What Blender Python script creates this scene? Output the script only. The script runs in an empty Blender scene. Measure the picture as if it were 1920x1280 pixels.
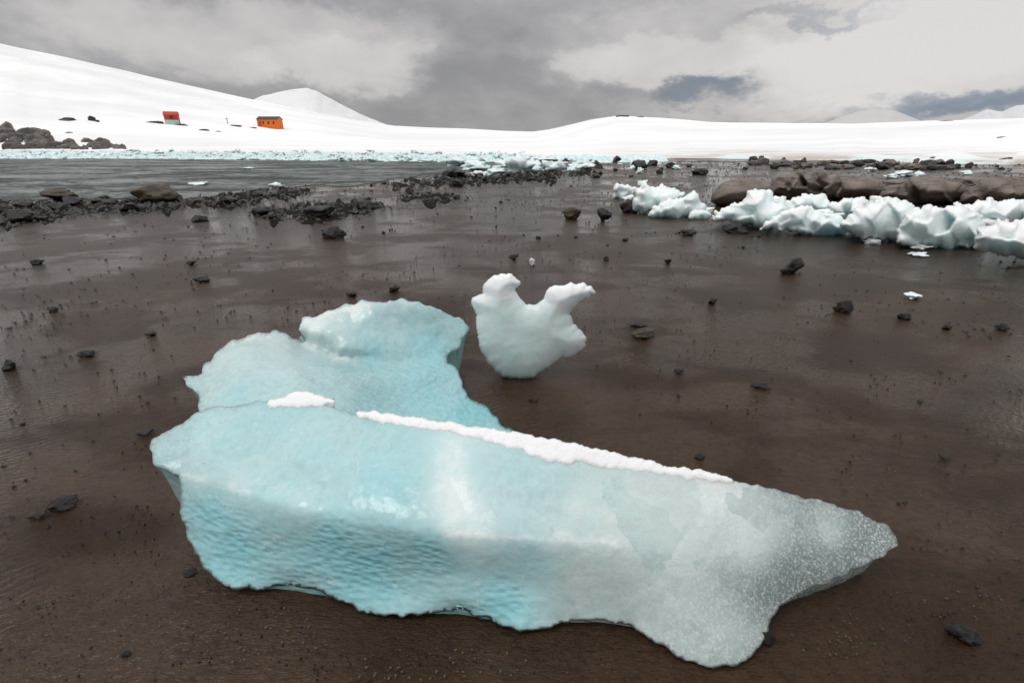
import bpy, bmesh, math, random
import numpy as np
from mathutils import Vector, noise, Matrix
from mathutils.geometry import delaunay_2d_cdt
random.seed(7); np.random.seed(7)
S = bpy.context.scene; COL = S.collection
R = math.radians
# ---------------------------------------------------------------- camera
F = 1920*17/36; TH = R(22.5); H = 1.3
cam = bpy.data.objects.new('camera', bpy.data.cameras.new('camera')); COL.objects.link(cam)
cam.data.lens = 17; cam.data.sensor_width = 36; cam.data.clip_start = .03; cam.data.clip_end = 9000
cam.location = (0,0,H); cam.rotation_euler = (R(90)-TH,0,0); S.camera = cam
S.view_settings.view_transform = 'Standard'; S.view_settings.look = 'None'; S.view_settings.exposure = 0
def ray(px,py):
    cx=(px-960)/F; cy=(640-py)/F
    return Vector((cx, math.cos(TH)+cy*math.sin(TH), -math.sin(TH)+cy*math.cos(TH)))
def at_z(px,py,z=0):
    d=ray(px,py); t=(z-H)/d.z; return Vector((0,0,H))+d*t
def at_r(px,py,r):
    d=ray(px,py); t=r/math.hypot(d.x,d.y); return Vector((0,0,H))+d*t
def dep_z(px,py,z): return (z-H)/ray(px,py).z
def interp(x,pts): return float(np.interp(x,[p[0] for p in pts],[p[1] for p in pts]))
# ---------------------------------------------------------------- node helper
class NT:
    def __init__(s,tree): s.t=tree; s.n=tree.nodes; s.l=tree.links
    def new(s,typ,**kw):
        n=s.n.new(typ)
        for k,v in kw.items(): setattr(n,k,v)
        return n
    def put(s,sock,v):
        if isinstance(v,bpy.types.NodeSocket): s.l.new(v,sock)
        elif isinstance(v,(tuple,list)) and len(v)==3 and len(sock.default_value)==4: sock.default_value=(*v,1)
        else: sock.default_value=v
    def m(s,op,a,b=None,c=None,clamp=False):
        n=s.new('ShaderNodeMath',operation=op,use_clamp=clamp)
        for i,v in enumerate((a,b,c)):
            if v is not None: s.put(n.inputs[i],v)
        return n.outputs[0]
    def mix(s,f,a,b):
        n=s.new('ShaderNodeMix',data_type='RGBA'); s.put(n.inputs[0],f); s.put(n.inputs[6],a); s.put(n.inputs[7],b); return n.outputs[2]
    def noise(s,vec,scale,detail=4,rough=.55,dist=0):
        n=s.new('ShaderNodeTexNoise'); s.put(n.inputs['Vector'],vec); n.inputs['Scale'].default_value=scale
        n.inputs['Detail'].default_value=detail; n.inputs['Roughness'].default_value=rough; n.inputs['Distortion'].default_value=dist
        return n.outputs[0]
    def voro(s,vec,scale,feature='F1',rand=1):
        n=s.new('ShaderNodeTexVoronoi',feature=feature); s.put(n.inputs['Vector'],vec); n.inputs['Scale'].default_value=scale
        n.inputs['Randomness'].default_value=rand
        return n.outputs['Distance']
    def ss(s,v,a,b,x=0,y=1):
        n=s.new('ShaderNodeMapRange',interpolation_type='SMOOTHSTEP'); s.put(n.inputs[0],v)
        for i,q in enumerate((a,b,x,y)): n.inputs[i+1].default_value=q
        return n.outputs[0]
    def scale(s,vec,sc,rot=(0,0,0)):
        n=s.new('ShaderNodeMapping'); s.put(n.inputs[0],vec); n.inputs['Scale'].default_value=sc; n.inputs['Rotation'].default_value=rot
        return n.outputs[0]
    def bump(s,h,strength,dist,normal=None):
        n=s.new('ShaderNodeBump'); s.put(n.inputs['Height'],h); s.put(n.inputs['Strength'],strength); n.inputs['Distance'].default_value=dist
        if normal is not None: s.l.new(normal,n.inputs['Normal'])
        return n.outputs[0]
def mat(name):
    m=bpy.data.materials.new(name); m.use_nodes=True; t=NT(m.node_tree)
    b=m.node_tree.nodes['Principled BSDF']; return m,t,b
def geo(t): return t.new('ShaderNodeNewGeometry').outputs['Position']
def objc(t): return t.new('ShaderNodeTexCoord').outputs['Object']
# ---------------------------------------------------------------- world
W=bpy.data.worlds.new('World'); S.world=W; W.use_nodes=True
t=NT(W.node_tree); bgA=t.n['Background']; out=t.n['World Output']
sky=t.new('ShaderNodeTexSky',sky_type='NISHITA'); sky.sun_disc=False
sky.air_density=1; sky.dust_density=2
t.l.new(sky.outputs[0],bgA.inputs[0]); bgA.inputs[1].default_value=.07
tc=t.new('ShaderNodeTexCoord').outputs['Generated']
sep=t.new('ShaderNodeSeparateXYZ'); t.l.new(tc,sep.inputs[0])
az=t.m('ARCTAN2',sep.outputs[0],sep.outputs[1]); el=t.m('ARCSINE',sep.outputs[2])
cb=t.new('ShaderNodeCombineXYZ'); t.l.new(az,cb.inputs[0]); t.l.new(t.m('MULTIPLY',el,1.9),cb.inputs[1]); cb.inputs[2].default_value=.3
v=cb.outputs[0]
n1=t.noise(v,3.6,9,.52,.1); n2=t.noise(v,11,9,.6,.2)
wn=t.m('SUBTRACT',t.noise(v,6,9,.6),.5); wn2=t.m('SUBTRACT',t.noise(t.scale(v,(1,1,1),(0,0,1)),7.5,9,.62),.5)
azw=t.m('ADD',az,t.m('MULTIPLY',wn,.30)); elw=t.m('ADD',el,t.m('MULTIPLY',wn2,.14))
base=t.m('ADD',.20,t.m('MULTIPLY',n1,.28)); base=t.m('ADD',base,t.m('MULTIPLY',t.m('SUBTRACT',n2,.5),.42))
def blob(px,py,rx,ry,amp,sharp=.25):
    d=ray(px,py).normalized(); a0=math.atan2(d.x,d.y); e0=math.asin(d.z)
    fx=F*1.05
    da=t.m('DIVIDE',t.m('SUBTRACT',azw,a0),rx/fx); de=t.m('DIVIDE',t.m('SUBTRACT',elw,e0),ry/fx)
    q=t.m('SQRT',t.m('ADD',t.m('MULTIPLY',da,da),t.m('MULTIPLY',de,de)))
    return t.m('MULTIPLY',t.ss(q,sharp,1.1,1,0),amp)
for a in [(480,75,330,75,.25,.6),(640,125,150,50,.18,.6),(150,25,200,60,.08),(1480,60,420,95,.25,.6),(1230,110,210,42,.22,.65),(1750,110,330,85,.27,.6),(1450,200,330,30,.26),
          (1750,0,300,60,.16),(1300,172,95,26,-.42,.2),(1540,25,120,10,-.22),(900,110,190,90,-.05),(850,215,420,30,-.05),(1830,203,140,22,-.45,.4),(250,160,260,30,-.04),(2300,60,500,200,.3)]:
    base=t.m('ADD',base,blob(*a))
bl=t.m('ADD',blob(1830,204,150,24,.9,.4),blob(1310,172,85,26,.6,.2))
bl=t.m('ADD',bl,blob(1560,25,110,9,.35))
cr=t.new('ShaderNodeValToRGB'); t.l.new(base,cr.inputs[0]); e=cr.color_ramp.elements
e[0].position=.0; e[0].color=(.22,.23,.25,1); e[1].position=1; e[1].color=(.76,.735,.72,1)
for p,c in ((.25,(.31,.305,.315)),(.45,(.43,.42,.425)),(.65,(.59,.57,.56))):
    q=e.new(p); q.color=(*c,1)
colr=t.mix(t.m('MULTIPLY',bl,.7,clamp=True),cr.outputs[0],(.20,.27,.37))
hi=t.mix(t.ss(t.noise(tc,3.0,5,.55,.3),.35,.65),(.74,.74,.76),(1.12,1.11,1.10))
up=t.ss(el,R(13),R(30)); colr=t.mix(up,colr,hi)
dn=t.ss(el,R(-8),R(-1),1,0); colr=t.mix(dn,colr,(.3,.3,.3))
bgB=t.new('ShaderNodeBackground'); t.l.new(colr,bgB.inputs[0]); bgB.inputs[1].default_value=1
mx=t.new('ShaderNodeMixShader'); mx.inputs[0].default_value=.93; t.l.new(bgA.outputs[0],mx.inputs[1]); t.l.new(bgB.outputs[0],mx.inputs[2]); t.l.new(mx.outputs[0],out.inputs[0])
L=bpy.data.lights.new('sun','SUN'); L.energy=1.15; L.angle=R(25); L.color=(1,.97,.93)
lo=bpy.data.objects.new('sun',L); COL.objects.link(lo)
sd=Vector((-.35,-.22,.9)).normalized()
sky.sun_elevation=math.asin(sd.z); sky.sun_rotation=math.atan2(sd.x,sd.y)
lo.rotation_euler=sd.to_track_quat('Z','Y').to_euler()
# ---------------------------------------------------------------- materials
def mud_mat():
    m,t,b=mat('wet_mud'); p=geo(t)
    big=t.noise(p,.33,5,.6,.4); mid=t.noise(t.scale(p,(1,1.5,1),(0,0,.5)),1.1,7,.6,.4); fine=t.noise(p,26,5,.65)
    grit=t.noise(p,170,3,.6); grit2=t.noise(p,60,4,.7)
    c=t.mix(t.ss(mid,.32,.68),(.027,.0135,.0062),(.055,.031,.0165))
    c=t.mix(t.ss(fine,.4,.75,0,.6),c,(.014,.009,.0055))
    c=t.mix(t.ss(grit2,.56,.70,0,.75),c,(.009,.007,.005))
    c=t.mix(t.ss(grit,.56,.8,0,.6),c,(.11,.083,.055))
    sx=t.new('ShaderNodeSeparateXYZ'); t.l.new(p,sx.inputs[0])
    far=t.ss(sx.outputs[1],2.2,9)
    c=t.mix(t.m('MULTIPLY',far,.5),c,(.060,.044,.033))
    sp=t.voro(p,9); c=t.mix(t.m('MULTIPLY',t.ss(sp,.02,.06,1,0),t.ss(t.noise(p,1.6,3),.48,.6)),c,(.055,.05,.012))
    t.l.new(c,b.inputs['Base Color'])
    wet=t.ss(t.m('ADD',big,t.m('MULTIPLY',t.m('SUBTRACT',mid,.5),.6)),.42,.56)
    dry=t.m('SUBTRACT',1,wet)
    r=t.m('ADD',.08,t.m('MULTIPLY',dry,.28)); r=t.m('ADD',r,t.m('MULTIPLY',far,.03))
    t.l.new(r,b.inputs['Roughness']); b.inputs['IOR'].default_value=1.33
    t.l.new(t.m('ADD',t.m('SUBTRACT',.42,t.m('MULTIPLY',dry,.14)),t.m('MULTIPLY',far,.12)),b.inputs['Specular IOR Level'])
    wv=t.new('ShaderNodeTexWave'); t.l.new(t.scale(p,(1,1,1),(0,0,.9)),wv.inputs[0]); wv.inputs['Scale'].default_value=9; wv.inputs['Distortion'].default_value=7; wv.inputs['Detail'].default_value=4; wv.inputs['Detail Scale'].default_value=1.5
    rip=t.noise(t.scale(p,(1,3.2,1),(0,0,.45)),18,3,.55,.8); rip2=t.noise(t.scale(p,(1,2.6,1),(0,0,.2)),50,3,.5,.6)
    n=t.bump(wv.outputs[1],t.m('MULTIPLY',t.ss(t.noise(p,.8,2),.45,.62),.4),.006)
    n=t.bump(rip,.6,.010,n); n=t.bump(rip2,.7,.005,n)
    n=t.bump(fine,t.m('ADD',.08,t.m('MULTIPLY',dry,.6)),.009,n)
    n=t.bump(grit,t.m('ADD',.12,t.m('MULTIPLY',dry,.7)),.0035,n)
    t.l.new(n,b.inputs['Normal']); return m
def sea_mat():
    m,t,b=mat('sea_water'); p=geo(t)
    b.inputs['IOR'].default_value=1.33; b.inputs['Specular IOR Level'].default_value=.18
    q=t.scale(p,(.5,1,1),(0,0,.12))
    w=t.noise(q,.5,7,.75,.5); w2=t.noise(t.scale(p,(1,2,1),(0,0,-.3)),2.6,5,.65,.3)
    n=t.bump(w,1,.6); n=t.bump(w2,1,.15,n); t.l.new(n,b.inputs['Normal'])
    s_=t.m('ADD',t.m('MULTIPLY',w,.6),t.m('MULTIPLY',w2,.4))
    c=t.mix(t.ss(s_,.44,.57),(.035,.046,.045),(.20,.225,.215)); t.l.new(c,b.inputs['Base Color'])  # light and dark of the waves put into the colour, following the bump noise
    t.l.new(t.ss(s_,.4,.6,.5,.2),b.inputs['Roughness'])
    return m
def snow_mat():
    m,t,b=mat('snow_field'); g=t.new('ShaderNodeNewGeometry'); p=g.outputs['Position']
    n1=t.noise(t.scale(p,(.4,1,3)),.05,7,.62); n2=t.noise(t.scale(p,(.3,.6,4)),.5,6,.65)
    sx=t.new('ShaderNodeSeparateXYZ'); t.l.new(p,sx.inputs[0]); sn=t.new('ShaderNodeSeparateXYZ'); t.l.new(g.outputs['True Normal'],sn.inputs[0])
    low=t.ss(t.m('ADD',sx.outputs[2],t.m('MULTIPLY',n2,.6)),.35,.95,1,0)
    c=t.mix(t.ss(n1,.35,.65),(.83,.83,.84),(.95,.95,.945))
    dirt_shade=t.mix(t.ss(n2,.44,.56),(.50,.43,.36),(.70,.80,.80))
    rt=t.ss(sx.outputs[0],4,22,.1,.85)
    c=t.mix(t.m('MULTIPLY',low,rt),c,dirt_shade)
    steep=t.ss(t.m('ABSOLUTE',sn.outputs[2]),.55,.93,1,0); c=t.mix(t.m('MULTIPLY',steep,rt),c,dirt_shade)  # steep snow also takes this tint: shading put into the colour by slope
    t.l.new(c,b.inputs['Base Color']); b.inputs['Roughness'].default_value=.8; b.inputs['Specular IOR Level'].default_value=.1
    t.l.new(t.bump(n2,.5,.25,t.bump(n1,.7,3)),b.inputs['Normal']); return m
def rock_mat(name,c1,c2,rough,sc=6,spec=.5,c3=None,dk=.35,bs=1,strata=0):
    m,t,b=mat(name); p=objc(t)
    a=t.noise(p,sc*.3,6,.6,.4); f=t.noise(p,sc*2,6,.7)
    c=t.mix(t.ss(a,.35,.65),c1,c2); c=t.mix(t.ss(f,.5,.8,0,.5),c,tuple(x*dk for x in c1))
    if c3: c=t.mix(t.ss(t.noise(p,sc*.5,5,.7),.55,.68),c,c3)
    n=t.bump(f,.6*bs,.05,t.bump(a,.5*bs,.15))
    if strata:
        s_=t.noise(t.scale(p,(.5,.5,4.5),(.35,.25,0)),strata,5,.6,.6); k=t.ss(t.m('ABSOLUTE',t.m('SUBTRACT',s_,.5)),.0,.02)
        c=t.mix(k,(.05,.04,.033),c); n=t.bump(k,.6,.05,n)
    t.l.new(c,b.inputs['Base Color']); b.inputs['Roughness'].default_value=rough; b.inputs['Specular IOR Level'].default_value=spec
    t.l.new(n,b.inputs['Normal']); return m
def ice_mat(name,sc=1,tint=(.28,.61,.66),pale=(.60,.72,.71),white=(.82,.87,.87),sss=.25,rough=.06,dim=.55,lump=.10,cb_=.12,clear=.74,sscale=.04,facet=1.0):
    m,t,b=mat(name); p=geo(t)
    at=t.new('ShaderNodeAttribute',attribute_name='look'); s3=t.new('ShaderNodeSeparateColor'); t.l.new(at.outputs['Color'],s3.inputs[0])
    bl,fr,cl=s3.outputs
    n1=t.noise(p,4*sc,6,.6,.5); n2=t.noise(p,34*sc,6,.68); n3=t.noise(p,120*sc,6,.75)
    dn_=t.new('ShaderNodeTexNoise'); t.l.new(p,dn_.inputs['Vector']); dn_.inputs['Scale'].default_value=7*sc; dn_.inputs['Detail'].default_value=6
    vs_=t.new('ShaderNodeVectorMath',operation='SCALE'); t.l.new(dn_.outputs['Color'],vs_.inputs[0]); vs_.inputs['Scale'].default_value=.28/sc
    va=t.new('ShaderNodeVectorMath',operation='ADD'); t.l.new(p,va.inputs[0]); t.l.new(vs_.outputs[0],va.inputs[1])
    vo=t.new('ShaderNodeTexVoronoi'); t.l.new(va.outputs[0],vo.inputs['Vector']); vo.inputs['Scale'].default_value=5.5*sc
    fs=t.new('ShaderNodeSeparateColor'); t.l.new(vo.outputs['Color'],fs.inputs[0])
    ve=t.voro(va.outputs[0],5.5*sc,'DISTANCE_TO_EDGE'); crack=t.m('MULTIPLY',t.ss(ve,0,.022,1,0),t.ss(n2,.44,.6))
    blf=t.m('ADD',bl,t.m('ADD',t.m('MULTIPLY',t.m('SUBTRACT',n1,.5),.3),t.m('MULTIPLY',t.m('SUBTRACT',fs.outputs[0],.5),.16*facet)),clamp=True)
    frb=t.m('ADD',fr,t.m('MULTIPLY',t.m('SUBTRACT',fs.outputs[1],.5),.26*facet))
    frf=t.ss(t.m('ADD',frb,t.m('ADD',t.m('MULTIPLY',t.m('SUBTRACT',n1,.5),.4),t.m('MULTIPLY',t.m('SUBTRACT',n2,.5),.7))),.2,.85)
    frf=t.m('MAXIMUM',frf,t.m('MULTIPLY',crack,.38*facet))
    c=t.mix(blf,pale,tint); c=t.mix(t.m('MULTIPLY',frf,.85),c,white)
    speck=t.m('MULTIPLY',t.ss(n3,.46,.68),t.m('ADD',.04,t.m('MULTIPLY',cl,.75))); c=t.mix(speck,c,(.88,.91,.90))
    t.l.new(c,b.inputs['Base Color'])
    clf=t.m('MULTIPLY',t.ss(t.m('ADD',t.m('ADD',cl,cb_),t.m('MULTIPLY',t.m('SUBTRACT',n2,.5),.6)),.0,1.0,0,clear),t.m('SUBTRACT',1,t.m('MULTIPLY',frf,.85)),clamp=True)
    clf=t.m('MULTIPLY',clf,t.m('SUBTRACT',1,speck))
    t.l.new(clf,b.inputs['Transmission Weight'])
    t.l.new(t.m('ADD',rough,t.m('MULTIPLY',frf,.35)),b.inputs['Roughness'])
    b.inputs['IOR'].default_value=1.31
    b.inputs['Coat Weight'].default_value=.3*facet; b.inputs['Coat Roughness'].default_value=.05; b.inputs['Coat IOR'].default_value=1.4
    b.inputs['Subsurface Weight'].default_value=sss; b.inputs['Subsurface Radius'].default_value=(.4,.85,1); b.inputs['Subsurface Scale'].default_value=sscale/sc
    pw=t.scale(p,(.8,.8,1.7),(0,.12,.2))
    vn=t.new('ShaderNodeTexVoronoi',feature='SMOOTH_F1'); t.l.new(pw,vn.inputs['Vector']); vn.inputs['Scale'].default_value=38*sc; vn.inputs['Smoothness'].default_value=.6
    n=t.bump(n1,lump,.03/sc)
    n=t.bump(t.noise(t.scale(p,(1,1.6,1.3),(0,0,.4)),13*sc,4,.55,.6),.25*facet,.014/sc,n)
    n=t.bump(vn.outputs['Distance'],t.m('ADD',.05*facet,t.m('MULTIPLY',t.ss(bl,.5,.95),dim)),.009/sc,n)
    n=t.bump(n2,t.m('ADD',.04,t.m('MULTIPLY',t.m('ADD',frf,cl),.4)),.008/sc,n)
    n=t.bump(n3,t.m('ADD',.03,t.m('MULTIPLY',t.m('ADD',frf,cl),.5)),.003/sc,n)
    t.l.new(n,b.inputs['Normal']); return m
def crust_mat():
    m,t,b=mat('snow_crust'); p=geo(t); n=t.noise(p,140,6,.75); n2=t.noise(p,40,5,.6)
    t.l.new(t.mix(t.ss(n,.3,.6),(.84,.87,.88),(.97,.97,.97)),b.inputs['Base Color']); b.inputs['Roughness'].default_value=.6
    t.l.new(t.bump(n,.9,.004,t.bump(n2,.5,.008)),b.inputs['Normal']); return m
def plain(name,c,r=.6):
    m,t,b=mat(name); p=objc(t); n=t.noise(p,3,5,.6)
    t.l.new(t.mix(t.ss(n,.3,.7),tuple(x*.8 for x in c),c),b.inputs['Base Color']); b.inputs['Roughness'].default_value=r; return m
MUD=mud_mat(); SEA=sea_mat(); SNOW=snow_mat()
BAS=rock_mat('wet_basalt',(.014,.012,.011),(.032,.027,.023),.38)
KELP=rock_mat('weedy_rock',(.035,.022,.011),(.08,.055,.025),.45,6,.5,(.022,.020,.008))
BRN=rock_mat('brown_boulder',(.155,.125,.105),(.25,.212,.185),.6,2.5,.3,(.12,.092,.075),.5,1,2.2)
GRY=rock_mat('far_rock',(.11,.098,.09),(.22,.195,.18),.75,3,.15,(.04,.036,.033))
ICE=ice_mat('glacier_ice'); ICE2=ice_mat('milky_ice',1.2,(.56,.80,.81),(.82,.91,.90),(.96,.97,.97),sss=.6,rough=.07,dim=.05,lump=.05,cb_=.08,clear=.5,facet=.35)
ICE3=ice_mat('shore_ice',.25,(.62,.87,.88),(.87,.94,.93),(.96,.98,.98),sss=.35,dim=.08,lump=.15,cb_=-.15,sscale=.05,facet=.3)
ICEF=ice_mat('far_ice',.12,(.50,.80,.80),(.84,.91,.91),(.95,.96,.96),sss=0,dim=.2,lump=.3,cb_=-.2,facet=.3)
CR=crust_mat()
# ---------------------------------------------------------------- object helpers
def tag(o,label=None,cat=None,group=None,kind=None):
    for k,v in (('label',label),('category',cat),('group',group),('kind',kind)):
        if v: o[k]=v
    return o
def link(name,me,m,parent=None):
    o=bpy.data.objects.new(name,me); COL.objects.link(o)
    if m and not me.materials: me.materials.append(m)
    if parent: o.parent=parent
    return o
def empty(name,loc,rz=0):
    o=bpy.data.objects.new(name,None); COL.objects.link(o); o.location=loc; o.rotation_euler=(0,0,rz); o.empty_display_size=.2; return o
def mesh(name,vs,fs,smooth=False):
    me=bpy.data.meshes.new(name); me.from_pydata([tuple(v) for v in vs],[],fs); me.update()
    if smooth: me.polygons.foreach_set('use_smooth',[True]*len(me.polygons))
    return me
def inside(P,poly):
    x,y=P[:,0],P[:,1]; r=np.zeros(len(P),bool); n=len(poly)
    for i in range(n):
        x1,y1=poly[i]; x2,y2=poly[(i+1)%n]
        if y1==y2: continue
        c=((y1>y)!=(y2>y))&(x<(x2-x1)*(y-y1)/(y2-y1)+x1); r^=c
    return r
def segdist(P,poly,closed=True):
    D=np.full(len(P),1e9); n=len(poly)
    for i in range(n if closed else n-1):
        a=np.array(poly[i],float); b=np.array(poly[(i+1)%n],float); ab=b-a; L2=ab@ab
        if L2==0: continue
        tt=np.clip(((P-a)@ab)/L2,0,1); q=a+tt[:,None]*ab; D=np.minimum(D,np.hypot(*(P-q).T))
    return D
def densify(poly,step,jag,seed,frq=.03):
    out=[]; n=len(poly); s=0
    for i in range(n):
        p0,p1,p2,p3=[np.array(poly[(i+k-1)%n],float) for k in range(4)]
        L=np.hypot(*(p2-p1)); k=max(1,int(round(L/step)))
        for j in range(k):
            u=j/k
            q=.5*((2*p1)+(-p0+p2)*u+(2*p0-5*p1+4*p2-p3)*u*u+(-p0+3*p1-3*p2+p3)*u**3)
            q=.5*q+.5*(p1+(p2-p1)*u)
            tn=(p2-p1)/max(L,1e-6); nn=np.array([-tn[1],tn[0]])
            w=noise.fractal(Vector((q[0]*frq,q[1]*frq,seed)),.8,2.1,6)*jag
            out.append(tuple(q+nn*w))
    return out
class Rbf:
    def __init__(s,pts):
        s.P=np.array([(p[0],p[1]) for p in pts],float); v=np.array([p[2] for p in pts],float)
        n=len(v); A=np.zeros((n+3,n+3)); A[:n,:n]=np.hypot(s.P[:,None,0]-s.P[None,:,0],s.P[:,None,1]-s.P[None,:,1])
        A[:n,:n]+=np.eye(n)*1e-3
        A[:n,n]=1; A[:n,n+1:]=s.P; A[n,:n]=1; A[n+1:,:n]=s.P.T
        s.w=np.linalg.lstsq(A,np.concatenate([v,[0,0,0]]),rcond=None)[0]
    def __call__(s,Q):
        K=np.hypot(Q[:,None,0]-s.P[None,:,0],Q[:,None,1]-s.P[None,:,1]); n=len(s.P)
        return K@s.w[:n]+s.w[n]+Q@s.w[n+1:]
def lines(*ls,st=18):
    out=[]
    for l in ls:
        for a,b in zip(l,l[1:]):
            L=math.hypot(a[0]-b[0],a[1]-b[1]); k=max(1,int(L/st))
            for j in range(k): u=j/k; out.append(tuple(a[i]+(b[i]-a[i])*u for i in range(3)))
        out.append(tuple(l[-1]))
    seen=set(); o2=[]
    for p in out:
        k=(round(p[0]),round(p[1]))
        if k not in seen: seen.add(k); o2.append(p)
    return o2
def triang(outl,step):
    P=np.array(outl); x0,y0=P.min(0); x1,y1=P.max(0)
    gx,gy=np.meshgrid(np.arange(x0,x1,step),np.arange(y0,y1,step*.9)); gx=gx+(np.arange(gx.shape[0])%2)[:,None]*step*.5
    G=np.stack([gx.ravel(),gy.ravel()],1); G+=np.random.uniform(-.15,.15,G.shape)*step
    G=G[inside(G,outl)]; G=G[segdist(G,outl)>step*.55]
    allp=[Vector(p) for p in outl]+[Vector((float(a),float(b))) for a,b in G]
    r=delaunay_2d_cdt(allp,[],[list(range(len(outl)))],1,1e-4)
    return np.array([(v.x,v.y) for v in r[0]]),[tuple(f) for f in r[2]]
def look_attr(me,Q,pts,dist,rimclear,edges):
    P=np.array([(p[0],p[1]) for p in pts],float); V=np.array([p[2:5] for p in pts],float)
    D=np.hypot(Q[:,None,0]-P[None,:,0],Q[:,None,1]-P[None,:,1])+14; Wt=D**-3.0; Wt/=Wt.sum(1,keepdims=True); C=Wt@V
    C[:,2]+=rimclear*np.exp(-dist/9.0)
    for l in edges:
        k=np.array([noise.fractal(Vector((x*.018,y*.03,4)),.6,2,5) for x,y in Q])
        C[:,1]+=.42*np.clip(.55+k*1.3,0,1)*np.exp(-((segdist(Q,l,False)+k*9)/9.)**2)
    at=me.attributes.new('look','FLOAT_COLOR','POINT')
    C=np.concatenate([np.clip(C,0,1),np.ones((len(C),1))],1)
    at.data.foreach_set('color',C.astype(np.float32).ravel())
def unproj(Q,d):
    cx=(Q[:,0]-960)/F; cy=(640-Q[:,1])/F
    D=np.stack([cx,math.cos(TH)+cy*math.sin(TH),-math.sin(TH)+cy*math.cos(TH)],1)
    return D*d[:,None]+np.array([0,0,H]),D
def relief(name,outline,step=8,jag=2,ctrl=None,field=None,ybase=None,bulge=.1,thick=.15,w=None,look=((0,0,.4,.1,0),),amp=.012,fr=6,seed=1,drop=.07,lift=0,cells=0,rimclear=0,frq=.03,ridged=.5,edges=(),tilt=.3,soft=.09):
    """closed solid: the near side follows the outline and the measured heights, the far side closes down to the ground"""
    outl=densify(outline,step,jag,seed,frq); Q,fs=triang(outl,step)
    dist=segdist(Q,outl); rim=dist<1e-2
    if ctrl is not None or field is not None:
        if field is None: field=Rbf([(a,b,1/dep_z(a,b,z)) for a,b,z in ctrl])
        d=1/field(Q); upright=False
        if lift: d=d-lift*np.sqrt(1-(1-np.minimum(1,dist/(w or 12)))**2)
    else:
        cy=(640-Q[:,1])/F; d0=ybase/(math.cos(TH)+cy*math.sin(TH)); wp=(w or .35*min(np.ptp(Q[:,0]),np.ptp(Q[:,1])))
        prof=np.sqrt(np.maximum(0,1-(1-np.minimum(1,dist/wp))**2)); bp=prof.copy()
        if cells:
            rs=np.random.RandomState(seed); x0,y0=Q.min(0); x1,y1=Q.max(0); n=max(4,int((x1-x0)*(y1-y0)/cells**2))
            C=np.stack([rs.uniform(x0,x1,n),rs.uniform(y0,y1,n)],1); dd=np.hypot((Q[:,None,0]-C[None,:,0])*.8,Q[:,None,1]-C[None,:,1])
            T=rs.normal(0,tilt,(n,2)); O=rs.uniform(-.2,.2,n)
            Wc=np.exp(-(dd-dd.min(1,keepdims=True))/(cells*soft)); Wc/=Wc.sum(1,keepdims=True)
            pl_=O[None]+((Q[:,None,:]-C[None])*T[None]).sum(2)/cells
            bp=prof*(.8+(Wc*pl_).sum(1))
        d=d0-bulge*bp; upright=True
    P,D=unproj(Q,d)
    for i in range(len(P)):
        q=Vector(P[i])*fr+Vector((seed*3.1,0,0)); k=noise.fractal(q,.8,2.1,5)+ridged*(abs(noise.noise(q*2.3))-.3)
        P[i]-=D[i]/np.linalg.norm(D[i])*k*amp*(0.25 if rim[i] else 1)
    V=[tuple(p) for p in P]; idx={}
    if upright: Bk,_=unproj(Q,d0+thick*prof)
    else:
        dw=dist*d/F; s=np.clip(dw/drop,0,1); s=s*s*(3-2*s); Bk=P.copy(); Bk[:,2]=P[:,2]*(1-s)-.02*s
    QQ=list(map(tuple,Q)); DD=list(dist)
    for i in range(len(P)):
        if rim[i]: idx[i]=i
        else:
            b=Bk[i].copy(); b[2]=max(b[2],-.03) if not upright else max(b[2],-.05)
            idx[i]=len(V); V.append(tuple(b)); QQ.append(tuple(Q[i])); DD.append(dist[i])
    fc=[f for f in fs]+[tuple(idx[i] for i in reversed(f)) for f in fs]
    me=mesh(name,V,fc,True)
    bm=bmesh.new(); bm.from_mesh(me)
    bmesh.ops.recalc_face_normals(bm,faces=bm.faces); bm.to_mesh(me); bm.free()
    look_attr(me,np.array(QQ),look,np.array(DD),rimclear,edges)
    return me,field
def recenter(me,loc): me.transform(Matrix.Translation(-Vector(loc)))
# ---------------------------------------------------------------- blobs
def chunk_mesh(name,seed,planes=9,rough=.12,sub=3,spiky=0,look=None,smooth=True):
    rs=random.Random(seed); bm=bmesh.new(); bmesh.ops.create_icosphere(bm,subdivisions=sub,radius=1)
    pl=[]
    for i in range(planes):
        v=Vector((rs.gauss(0,1),rs.gauss(0,1),rs.gauss(0,.8))).normalized(); pl.append((v,rs.uniform(.5,.95)))
    for v in bm.verts:
        n=v.co.normalized(); r=1.1
        for p,dd in pl:
            c=n.dot(p)
            if c>.05: r=min(r,dd/c)
        k=noise.fractal(n*1.4+Vector((seed*7.7,0,0)),.8,2,5)
        r*=1+rough*k*1.6
        if spiky: r*=1+spiky*noise.noise(n*1.9+Vector((0,seed*3.3,0)))
        v.co=n*r
    xs=[v.co.x for v in bm.verts]; ys=[v.co.y for v in bm.verts]; zs=[v.co.z for v in bm.verts]
    for v in bm.verts:
        v.co=Vector(((v.co.x-min(xs))/(max(xs)-min(xs))-.5,(v.co.y-min(ys))/(max(ys)-min(ys))-.5,(v.co.z-min(zs))/(max(zs)-min(zs))*1.25-.25))
    me=bpy.data.meshes.new(name); bm.to_mesh(me); bm.free()
    if smooth: me.polygons.foreach_set('use_smooth',[True]*len(me.polygons))
    if look:
        at=me.attributes.new('look','FLOAT_COLOR','POINT')
        for i,v in enumerate(me.vertices):
            k=.5+.5*noise.noise(v.co*3+Vector((seed,0,0)))
            at.data[i].color=(look[0]*(1.3-v.co.z)*k*1.5,look[1]*(.4+v.co.z),look[2],1)
    return me
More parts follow.
